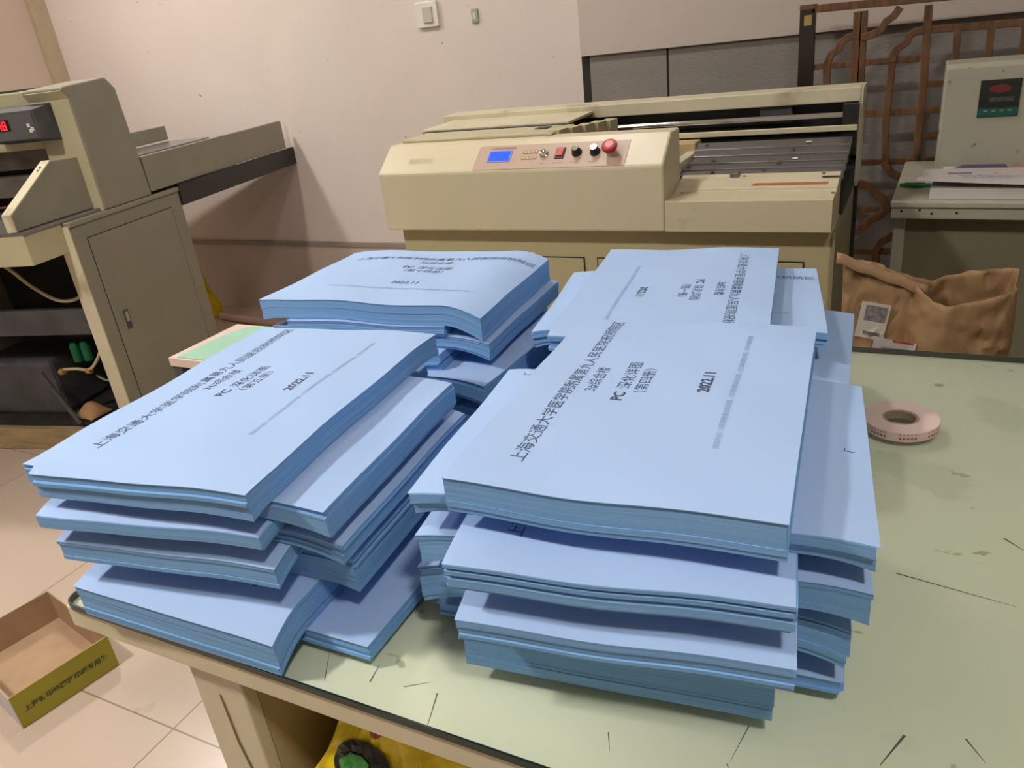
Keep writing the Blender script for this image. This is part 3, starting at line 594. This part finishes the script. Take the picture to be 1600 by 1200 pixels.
# papers on the desk
o = MB().box(-.225, .225, -.11, .11, 0, .028).build('paper_ream', mat('cut_white_paper', (.62, .59, .56), .85, noise=.03, scale=3, bump=.2, bscale=300, stretch=(1, 1, 60)), None, bevel=.001)
o.location = (.275, 2.50, .8005); o.rotation_euler = (0, 0, radians(-4)); tag(o, 'thick stack of blank white paper on the grey-cream desk', 'paper stack')
PP = mat('glossy_brochure', (.66, .60, .62), .4, noise=.03)
bro = MB().grid(lambda u, v: (-.20+.42*u, -.09+.20*v, .0+.018*(1-u)**2*(1-v)+.004*sin(3*u)), 14, 8).build('brochure', PP, None, solid=.001)
bro.location = (.215, 2.478, .8375); bro.rotation_euler = (radians(2.5), 0, radians(-7)); tag(bro, 'white glossy brochure with faint lines lying on the paper stack', 'brochure')
for (x0, x1, y0, y1, nm, cl) in ((-.135, -.075, .030, .040, 'headline_print', (.08, .08, .12)), (-.13, -.115, .008, .014, 'text_print', (.3, .38, .5)), (-.105, .04, -.002, .010, 'text_print', (.42, .52, .60)), (-.10, .03, -.018, -.008, 'text_print', (.55, .56, .62)), (-.025, -.012, .026, .034, 'text_print', (.6, .3, .3))):
    def hz(x, y):
        u, v = (x+.20)/.42, (y+.09)/.20; return .018*(1-u)**2*(1-v)+.004*sin(3*u)+.0011
    MB().grid(lambda u, v: (x0+(x1-x0)*u, y0+(y1-y0)*v, hz(x0+(x1-x0)*u, y0+(y1-y0)*v)), 8, 3).build(nm, mat('ink_%02d%02d' % (int(cl[0]*99), int(cl[2]*99)), cl, .6, noise=.35, scale=120), bro)
o = MB().prism([(-.17, -.04), (.20, -.05), (.22, .05), (-.14, .04)], 'z', 0, .003).build('purple_brochure', mat('violet_print', (.075, .045, .16), .4, noise=.2), None)
o.location = (.265, 2.662, .8315); o.rotation_euler = (0, 0, radians(-4)); tag(o, 'dark violet brochure behind the white brochure on the paper stack', 'brochure')
MB().prism([(-.02, -.045), (.19, -.048), (.20, .045), (-.03, .038)], 'z', .0032, .0042).build('photo_print', mat('warm_photo_print', (.45, .28, .17), .5, noise=.6, scale=18), o)
# rest for the brochures so they do not hover
o = MB().box(-.20, .22, -.040, .036, 0, .0300).build('paper_ream', MATS['cut_white_paper'], None); o.location = (.275, 2.661, .8005); o.rotation_euler = (0, 0, radians(-4))
tag(o, 'low white paper stack under the dark violet brochure', 'paper stack')
gc = thing('glue_stick', 'small dark green glue tube lying on the desk before the brochure', 'glue tube', (.0, 2.56, .8085), radians(-8))
MB().tube([(-.020, 0, 0), (.030, 0, 0)], .0075, 14).build('tube_body', mat('dark_green_plastic', (.0, .10, .035), .35), gc, smooth=True)
MB().tube([(-.035, 0, 0), (-.021, 0, 0)], [.004, .0065], 14).build('tube_cap', mat('green_plastic', (.0, .17, .06), .35), gc, smooth=True)
MB().tube([(.031, 0, 0), (.047, 0, 0)], .0055, 14).build('tube_nozzle', mat('green_plastic', (.0, .17, .06), .35), gc, smooth=True)

# ------------------------------------------------------------------ kraft paper bag
KB = thing('kraft_bag', 'crumpled brown kraft paper bag with white shipping labels behind the table', 'paper bag', (.03, 1.68, 0))
from mathutils import noise as mn
def crease(u, v, k=0):
    a_ = mn.noise(Vector((u*16, v*11, k*3.1))); b2 = mn.noise(Vector((u*34+9, v*24, k*1.7)))
    return .016*(abs(a_)-.22)+.009*(abs(b2)-.2)
# closed flat half (left) and open bulging half (right): one skin around a cross-section that changes with height
N_ = 140
def bagpt(i, h):
    a = 2*pi*i/N_; c_, s_ = cos(a), sin(a)
    # base section: rounded rectangle
    k = 1/max(abs(c_), abs(s_)**.6+1e-6)
    q = min(1, h/.835)
    lw = -.145+.03*(1-q); rw = .165+.012*sin(pi*min(1, q))
    x = (lw+rw)/2 + c_*(rw-lw)/2
    dep = .085*(1-.30*q)
    left = max(0, min(1, (.02-x)/.06+.5))       # 1 on the pinched left part
    dtop = dep*(1-left*q**3*.90)
    y = (1 if s_ > 0 else -1)*abs(s_)**.55*dtop + (.030*left*q**2)
    # top rim height varies: high at left end, dips in the middle, peaks near the right back
    rim = .838 + (.0 if x < -.11 else 0) - .40*max(0, x+.13) if x < .02 else .775+.32*(x-.02)
    rim = min(rim, .822)+(.006 if s_ > 0 else -.022*(1-left))
    z = h/.835*rim
    w_ = min(1, q*3)
    return (x + crease(s_*.3+q, x*3, 1)*.6*w_, y+crease(x*2, z*2)*w_, max(0, z+ .003*sin(30*x)*q**4))
H_ = [.835*j/70 for j in range(71)]
mb = MB(); vs = [bagpt(i, h) for h in H_ for i in range(N_)]
fs = [(j*N_+i, j*N_+(i+1) % N_, (j+1)*N_+(i+1) % N_, (j+1)*N_+i) for j in range(70) for i in range(N_)]
mb.add(vs, fs+[tuple(range(N_))[::-1]])
o = mb.build('bag_body', M_KRAFT, KB, smooth=True, solid=.0012)
def front(x, z):   # front skin depth near (x,z)
    best = min(range(len(vs)), key=lambda k: (vs[k][0]-x)**2+(vs[k][2]-z)**2+(100 if vs[k][1] > .03*(max(0, min(1, (.02-vs[k][0])/.06+.5)))*(vs[k][2]/.8)**2 else 0)); return vs[best][1]
mb = MB(); mb.grid(lambda u, v: (-.158+.175*u, .012+.010*(v-.5)-.006+.012*u, .842-.070*u+.020*(v-.5)+.002*sin(20*u)), 20, 2)
mb.build('rolled_seam', mat('kraft_seam', (.33, .20, .11), .8, noise=.1), KB, smooth=True, solid=.006)
def label_patch(cx, cz, w_, h_, rot, name, m, off=.006):
    def q(u, v):
        x = (u-.5)*w_; z = (v-.5)*h_; X = cx+x*cos(rot)-z*sin(rot); Z = cz+x*sin(rot)+z*cos(rot)
        return X, Z
    yy = min(front(*q(u, v)) for u in (0, .5, 1) for v in (0, .5, 1))-off
    y0 = front(*q(.5, .05)); 
    g = [[min(front(*q(i/6, j/8)), yy+.012)-.0035 for i in range(7)] for j in range(9)]
    def sy(u, v):
        a_, b2 = min(5.999, u*6), min(7.999, v*8); i, j = int(a_), int(b2); fa, fb = a_-i, b2-j
        return (g[j][i]*(1-fa)+g[j][i+1]*fa)*(1-fb)+(g[j+1][i]*(1-fa)+g[j+1][i+1]*fa)*fb
    return MB().grid(lambda u, v: (q(u, v)[0], sy(u, v), q(u, v)[1]), 6, 8).build(name, m, KB), q, sy
LBM = mat('white_label', (.58, .53, .48), .6, noise=.03)
def prints(par, q, sy, items):
    for (u0, u1, v0, v1, nm, cl) in items:
        MB().grid(lambda u, v: (q(u0+(u1-u0)*u, v0+(v1-v0)*v)[0], sy(u0+(u1-u0)*u, v0+(v1-v0)*v)-.0012, q(u0+(u1-u0)*u, v0+(v1-v0)*v)[1]), 12, 12).build(nm, mat(cl[0], cl[1], .7, noise=.5, scale=150), par)
l1, q1, y1 = label_patch(-.079, .712, .056, .080, -.13, 'shipping_label', LBM)
prints(l1, q1, y1, [(.18, .92, .50, .92, 'address_block', ('grey_ink_block', (.22, .20, .20))), (.25, .85, .12, .21, 'barcode', ('barcode_ink', (.13, .12, .12)))])
l2, q2, y2 = label_patch(-.035, .655, .080, .045, -.10, 'document_pouch', mat('grey_white_label', (.50, .46, .46), .4, noise=.05))
prints(l2, q2, y2, [(.2, .85, .15, .62, 'printed_block', ('grey_ink_block', (.22, .20, .20))), (.45, .95, .90, 1.0, 'red_stripe', ('red_stripe_ink', (.45, .03, .02)))])

# ------------------------------------------------------------------ yellow plastic bag on the shelf under the table
YB_ = thing('plastic_bag', 'bright yellow plastic bag with black logo on the shelf under the table', 'plastic bag', (-.21, .60, .352))
def yb(u, v):
    pr = max(0, min(1, sin(pi*v)))**.45
    side = min(1, (u/.03)**.6) if u < .03 else (min(1, ((1-u)/.2)**.8) if u > .8 else 1)
    h = .335*pr*(.22+.78*side)*(.95+.05*sin(9*u+2))
    x = (-.425+.80*u)*(1-.03*pr) + .16*max(0, h/.335-.45)*(1-u)**6
    y = -.158+.30*v**1.3
    cr = .020*(abs(mn.noise(Vector((u*9, v*7, 3))))-.2)+.010*(abs(mn.noise(Vector((u*24, v*15, 7))))-.2)+.004*mn.noise(Vector((u*60, v*40, 1)))
    return (x, max(y-cr*.9, -.160), max(.001, h+cr*pr))
mb = MB(); mb.grid(yb, 160, 90); yo = mb.build('bag_film', M_YBAG, YB_, smooth=True, solid=.0008)
def ybp(u, v, off=.003):
    a_ = Vector(yb(u, v)); du = Vector(yb(u+.004, v))-a_; dv = Vector(yb(u, v+.004))-a_; n_ = du.cross(dv).normalized()
    if n_.y > 0 and n_.z < 0: n_ = -n_
    if n_.z < 0 and n_.y >= -.2: n_ = -n_
    return tuple(a_+n_*off)
def ypatch(name, m, cu, cv_, ru, rv, off, a0=0, a1=2*pi, par=yo):
    n = 28; rings = 5; vsx = [ybp(cu, cv_, off)]
    for r_ in range(1, rings+1):
        for k in range(n): a = a0+(a1-a0)*k/n; vsx.append(ybp(cu+ru*r_/rings*cos(a), cv_+rv*r_/rings*sin(a), off))
    fs_ = [(0, 1+k, 1+(k+1) % n) for k in range(n)]
    for r_ in range(rings-1): fs_ += [(1+r_*n+k, 1+(r_+1)*n+k, 1+(r_+1)*n+(k+1) % n, 1+r_*n+(k+1) % n) for k in range(n)]
    return MB().add(vsx, fs_).build(name, m, par)
lg = ypatch('black_logo', mat('black_ink', (.01, .01, .01), .4), .110, .135, .060, .050, .0040)
ypatch('green_swoosh', mat('green_ink', (.03, .28, .04), .4, noise=.3, scale=20), .100, .130, .032, .028, .0055, par=lg)
ypatch('red_mark', mat('red_ink', (.40, .05, .02), .4), .125, .22, .013, .016, .004)
ypatch('green_mark', mat('green_ink2', (.12, .22, .03), .4), .30, .25, .020, .018, .004)

# ------------------------------------------------------------------ open cardboard tray on the floor
CB = thing('cardboard_tray', 'open shallow cardboard tray with olive yellow side on the floor', 'cardboard box', (-1.83, .71, 0), 0)
# floor corners: right side from (-1.685,.82) to (-1.73,.593); runs towards -x
ca = math.atan2(.82-.593, -1.685+1.73)  # heading of the yellow side
ex = Vector((cos(ca), sin(ca), 0)); ey = Vector((-sin(ca), cos(ca), 0))   # ex along yellow side, ey into the tray (towards -x)
Lx, Ly, Hh, tk = .232, .34, .095, .003
o0 = Vector((-1.73+1.83, .593-.71, 0))
def cb(u, v, z): q = o0+ex*u+ey*v; return (q.x, q.y, z)
def cbox(u0, u1, v0, v1, z0, z1): return MB().add([cb(u0,v0,z0),cb(u1,v0,z0),cb(u1,v1,z0),cb(u0,v1,z0),cb(u0,v0,z1),cb(u1,v0,z1),cb(u1,v1,z1),cb(u0,v1,z1)], [(0,3,2,1),(4,5,6,7),(0,1,5,4),(1,2,6,5),(2,3,7,6),(3,0,4,7)])
cbox(0, Lx, 0, Ly, .001, .004).build('tray_bottom', M_CARD, CB)
cbox(0, Lx, .001, tk, .004, Hh).build('front_side', M_CARD, CB)
cbox(0, Lx, -.0008, .0008, .002, Hh).build('printed_face', M_YELB, CB)
cbox(Lx-tk, Lx, tk, Ly, .004, Hh).build('right_side', M_CARD, CB)
cbox(0, tk, tk, Ly, .004, Hh).build('left_side', M_CARD, CB)
cbox(-.0012, -.0002, 0, Ly, .002, Hh).build('white_printed_face', mat('white_violet_print', (.60, .56, .56), .6, noise=.1, scale=20), CB)
cbox(tk, Lx-tk, Ly-tk, Ly, .004, Hh).build('back_side', M_CARD, CB)
V, Fc = text_mesh('上海新印绘图打印纸专用箱', .0165, .0006, 'CENTER')
me_ = bpy.data.meshes.new('box_lettering'); me_.from_pydata([cb(Lx/2-v[0]*-1, -.0014, .040+v[1]) for v in V], [], Fc)
o_ = bpy.data.objects.new('box_lettering', me_); C.objects.link(o_); me_.materials.append(mat('dark_olive_ink', (.07, .08, .03), .6)); o_.parent = CB

# ------------------------------------------------------------------ paper cutter at the left (local x = depth, y = towards its left, z up)
PC = thing('paper_cutter', 'grey-green electric guillotine paper cutter with red digits at the left', 'machine', (-2.583, 1.665, 0), radians(103))
MB().box(0, .62, 0, .055, .096, .90).build('side_frame', M_GREY, PC, bevel=.003)
MB().box(.0, .62, 1.0, 1.055, .096, .90).build('side_frame', M_GREY, PC, bevel=.003)
MB().box(-.006, -.0005, .0, .056, .096, .905).build('front_flange', M_CREAM_D, PC, bevel=.001)
MB().box(.062, .55, -.0012, .0005, .12, .851).build('door_gap', M_DARK, PC)
dr = MB().box(.065, .547, -.003, .0, .123, .848).build('side_door', M_GREY, PC, bevel=.0015)
lk = MB().box(.108, .134, -.0055, -.003, .485, .56).build('door_lock', M_DARKG, dr, bevel=.001)
MB().box(.113, .128, -.0075, -.0055, .515, .552).build('lock_tongue', mat('blue_grey_metal', (.35, .42, .42), .35, metal=.5), lk, bevel=.001)
MB().box(.0, .62, -.006, 1.06, .9005, .918).build('bed_flange', M_GREY, PC, bevel=.003)
MB().box(-.17, .2, .02, 1.0, .9185, .930).build('cutting_bed', mat('worn_bed_steel', (.28, .27, .27), .3, metal=.8, noise=.15), PC, bevel=.002)
MB().box(-.170, -.002, .025, 1.0, .818, .918).build('front_apron', M_GREYL, PC, bevel=.003)
MB().prism([(.195, .919), (.195, 1.309), (.168, 1.336), (.175, 1.345), (.395, 1.361), (.434, 1.320), (.46, .919)], 'y', .0, .17).build('hood_column', M_GREY, PC, bevel=.008)
MB().prism([(.194, .919), (.194, 1.309), (.168, 1.334), (.166, 1.333), (.190, 1.305), (.190, .919)], 'y', .004, .166).build('column_face', M_GREYL, PC)
MB().box(.195, .455, .17, .98, 1.150, 1.345).build('hood_beam', M_GREYL, PC, bevel=.006)
MB().prism([(.195, .919), (.195, 1.309), (.168, 1.336), (.395, 1.361), (.434, 1.320), (.46, .919)], 'y', .98, 1.06).build('hood_column', M_GREY, PC, bevel=.008)
MB().box(.30, .45, .17, .98, .93, 1.15).build('blade_bay', M_DARK, PC)
MB().box(.24, .28, .17, .98, 1.08, 1.148).build('blade_beam', mat('blade_steel', (.12, .11, .10), .4, metal=.6, noise=.3), PC, bevel=.002)
MB().box(.22, .27, .18, .97, .985, 1.06).build('clamp_beam', mat('clamp_steel', (.20, .18, .16), .4, metal=.5, noise=.3), PC, bevel=.002)
MB().box(.20, .215, .10, .97, .950, .956).build('red_light_line', mat('red_line', (.30, .06, .03), .5), PC)
MB().box(.20, .44, .20, .97, 1.3455, 1.352).build('lid_glass', mat('dark_glass_plate', (.03, .07, .06), .15), PC)
cp = MB().prism([(.10, 1.19), (.10, 1.286), (.193, 1.300), (.193, 1.176)], 'y', .080, .32).build('control_panel', M_DARKG, PC, bevel=.003)
MB().box(.0975, .0995, .088, .312, 1.195, 1.281).build('panel_face', mat('panel_grey', (.10, .105, .11), .4), cp)
dsp = MB().box(.096, .0974, .190, .300, 1.225, 1.262).build('display_window', mat('display_black', (.02, .0, .0), .3), cp)
def seg7(y0, z0, s_, digit, par):
    SEG = {'a': (0, 2, 1, 2), 'b': (1, 1, 1, 2), 'c': (1, 0, 1, 1), 'd': (0, 0, 1, 0), 'e': (0, 0, 0, 1), 'f': (0, 1, 0, 2), 'g': (0, 1, 1, 1)}
    on = {'0': 'abcdef', '4': 'bcfg', '8': 'abcdefg', '6': 'acdefg', '5': 'acdfg'}[digit]
    mb = MB(); w_ = s_*.22
    for k in on:
        a, b_, c_, d_ = SEG[k]; y_a, y_b = y0-a*s_, y0-c_*s_; mb.box(.0945, .0958, min(y_a, y_b)-w_/2, max(y_a, y_b)+w_/2, z0+b_*s_-w_/2, z0+d_*s_+w_/2)
    mb.build('red_digit', mat('red_led', (.5, .0, .0), .4, emit=(1, .02, .03), es=3.0, noise=0), par)
for k, dg2 in enumerate('0848'): seg7(.284-k*.022, 1.231, .0125, dg2, dsp)
for (y, z) in ((.112, 1.238), (.100, 1.226), (.108, 1.220)):
    MB().box(.0945, .0974, y-.006, y+.006, z-.006, z+.006).build('panel_key', M_WHITE, cp, bevel=.001)
MB().box(.192, .1945, .045, .100, 1.268, 1.297).build('white_sticker', M_PAPERW, PC)
# triangular side guards
for l0, nm in ((.045, 'side_guard'), (.95, 'side_guard')):
    g_ = MB().prism([(-.165, .932), (-.165, .985), (.065, 1.118), (.19, 1.112), (.19, .932)], 'y', l0, l0+.028).build(nm, M_GREY, PC, bevel=.002)
    MB().prism([(-.170, .931), (-.170, .988), (.062, 1.123), (.064, 1.119), (-.166, .985), (-.166, .931)], 'y', l0-.003, l0+.034).build('guard_edge', M_CREAM_D, g_)
    for d_, z_ in ((.015, 1.0985), (.028, 1.106)): MB().lathe([(0, .002), (.004, .001), (.0045, 0)], 10, (d_, l0+.014, z_)).build('guard_screw', M_BLACK, g_)
# rear table
MB().box(.462, 1.565, .0, .022, .930, 1.066).build('rear_table_side', M_GREY, PC, bevel=.003)
MB().box(.462, 1.565, .9, .922, .930, 1.066).build('rear_table_side', M_GREY, PC, bevel=.003)
MB().box(.462, 1.565, .022, .9, .930, .95).build('rear_table_bed', mat('worn_bed_steel', (.28, .27, .27), .3), PC)
MB().box(.65, 1.24, .44, .47, 1.055, 1.120).build('back_fence', M_GREY, PC, bevel=.003)
MB().box(.50, 1.22, .20, .43, 1.00, 1.05).build('back_gauge', M_STEEL, PC, bevel=.003)
MB().box(.621, 1.648, -.008, .010, .842, .926).build('rear_beam', M_BLACK, PC)
MB().box(.63, 1.64, .012, .9, .845, .86).build('rear_beam_plate', M_BLACK, PC)
# open machinery under the bed
MB().box(.55, .615, .056, 1.0, .12, .90).build('rear_panel', M_DARK, PC)
MB().box(.02, .05, .056, 1.0, .50, .60).build('cross_beam', M_DARKG, PC, bevel=.003)
MB().box(.05, .50, .056, 1.0, .097, .12).build('bottom_plate', M_DARK, PC)
MB().box(.10, .45, .42, .80, .12, .36).build('motor_housing', M_DARKG, PC, bevel=.02)
MB().tube([(.03, .40, .34), (.03, .30, .12)], .010, 10).build('pull_rod', M_DARKG, PC)
for (l_, z_) in ((.245, .42), (.195, .425)):
    MB().lathe([(0, .03), (.012, .028), (.018, .01), (.018, -.05), (0, -.05)], 18, (.08, l_, z_)).build('green_terminal', mat('dark_green_plastic', (.0, .10, .035), .35), PC, smooth=True)
def cable(name, pts, rad, m):
    # smooth through points
    out = []; P_ = [Vector(q) for q in pts]; P_ = [P_[0]]+P_+[P_[-1]]
    for i in range(1, len(P_)-2):
        for k in range(8):
            t_ = k/8; a_, b_, c_, d_ = P_[i-1:i+3]
            out.append(.5*((2*b_)+(-a_+c_)*t_+(2*a_-5*b_+4*c_-d_)*t_*t_+(-a_+3*b_-3*c_+d_)*t_**3))
    out.append(P_[-2]); return MB().tube(out, rad, 8).build(name, m, PC, smooth=True)
M_CAB = mat('cream_cable', (.45, .38, .22), .5)
cable('cable', [(-.02, .42, .80), (-.01, .33, .785), (.0, .25, .70), (.005, .17, .645), (.01, .10, .640), (.03, .057, .66)], .0065, M_CAB)
cable('cable', [(.02, .27, .36), (.02, .21, .362), (.02, .15, .36), (.02, .10, .40), (.02, .065, .445)], .006, M_CAB)
cable('cable', [(.05, .16, .32), (.05, .11, .30), (.05, .06, .35)], .0045, mat('grey_cable', (.2, .2, .16), .6))
cable('cable', [(-.01, .60, .78), (-.01, .45, .785), (-.01, .33, .79)], .004, mat('grey_cable', (.2, .2, .16), .6))
MB().tube([(.02, .145, .353), (.02, .165, .353)], .011, 10).build('cable_connector', mat('amber_plastic', (.35, .18, .05), .5), PC)
MB().tube([(.02, .270, .352), (.02, .290, .350)], .012, 10).build('cable_connector', mat('amber_plastic', (.35, .18, .05), .5), PC)
cable('cable', [(.06, .10, .28), (.06, .105, .18), (.06, .11, .10)], .003, mat('dull_red_cable', (.16, .05, .03), .6))

# timber skid, litter beside and behind the cutter
TMB = mat('raw_timber', (.34, .25, .13), .75, noise=.25, scale=5, stretch=(12, 1.2, 12))
for d_, lb_ in ((.07, 'long raw timber skid under the front of the paper cutter'), (.50, 'raw timber skid under the rear of the paper cutter')):
    o = MB().box(-.05, .05, -.60, .60, 0, .094).build('timber_skid', TMB, None, bevel=.004)
    o.location = (-2.583-.225*d_-.974*.50, 1.665+.974*d_-.225*.50, 0); o.rotation_euler = (0, 0, radians(103)); tag(o, lb_, 'timber')
bk_ = MB().grid(lambda u, v: (-.06+.12*u, -.05+.10*v, .05*sin(pi*u)*sin(pi*v)+.004), 10, 10).build('crumpled_cloth', mat('tan_cloth', (.42, .24, .11), .9, noise=.15), None, smooth=True, solid=.004)
bk_.location = (-2.90, 1.70, .1225); tag(bk_, 'small tan rag inside the open base of the cutter', 'cloth')
yr = MB().grid(lambda u, v: (-.04+.08*u+.02*sin(5*v), .02*sin(7*u+3*v), .26*v*(1-.25*abs(2*u-1))), 10, 16).build('yellow_wrapper', M_YBAG, None, smooth=True, solid=.004)
yr.location = (-3.66, 3.05, .004); yr.rotation_euler = (0, 0, radians(15)); tag(yr, 'crumpled yellow wrapper on the floor behind the cutter', 'wrapper')
o = MB().tube([(-.35, 0, 0), (.35, 0, 0)], .022, 12).build('pink_tube', mat('pale_pink_paper', (.60, .43, .36), .7), None, smooth=True)
o.location = (-3.22, 2.98, .023); o.rotation_euler = (0, 0, radians(-8)); tag(o, 'pale pink paper tube on the floor along the back wall', 'tube')
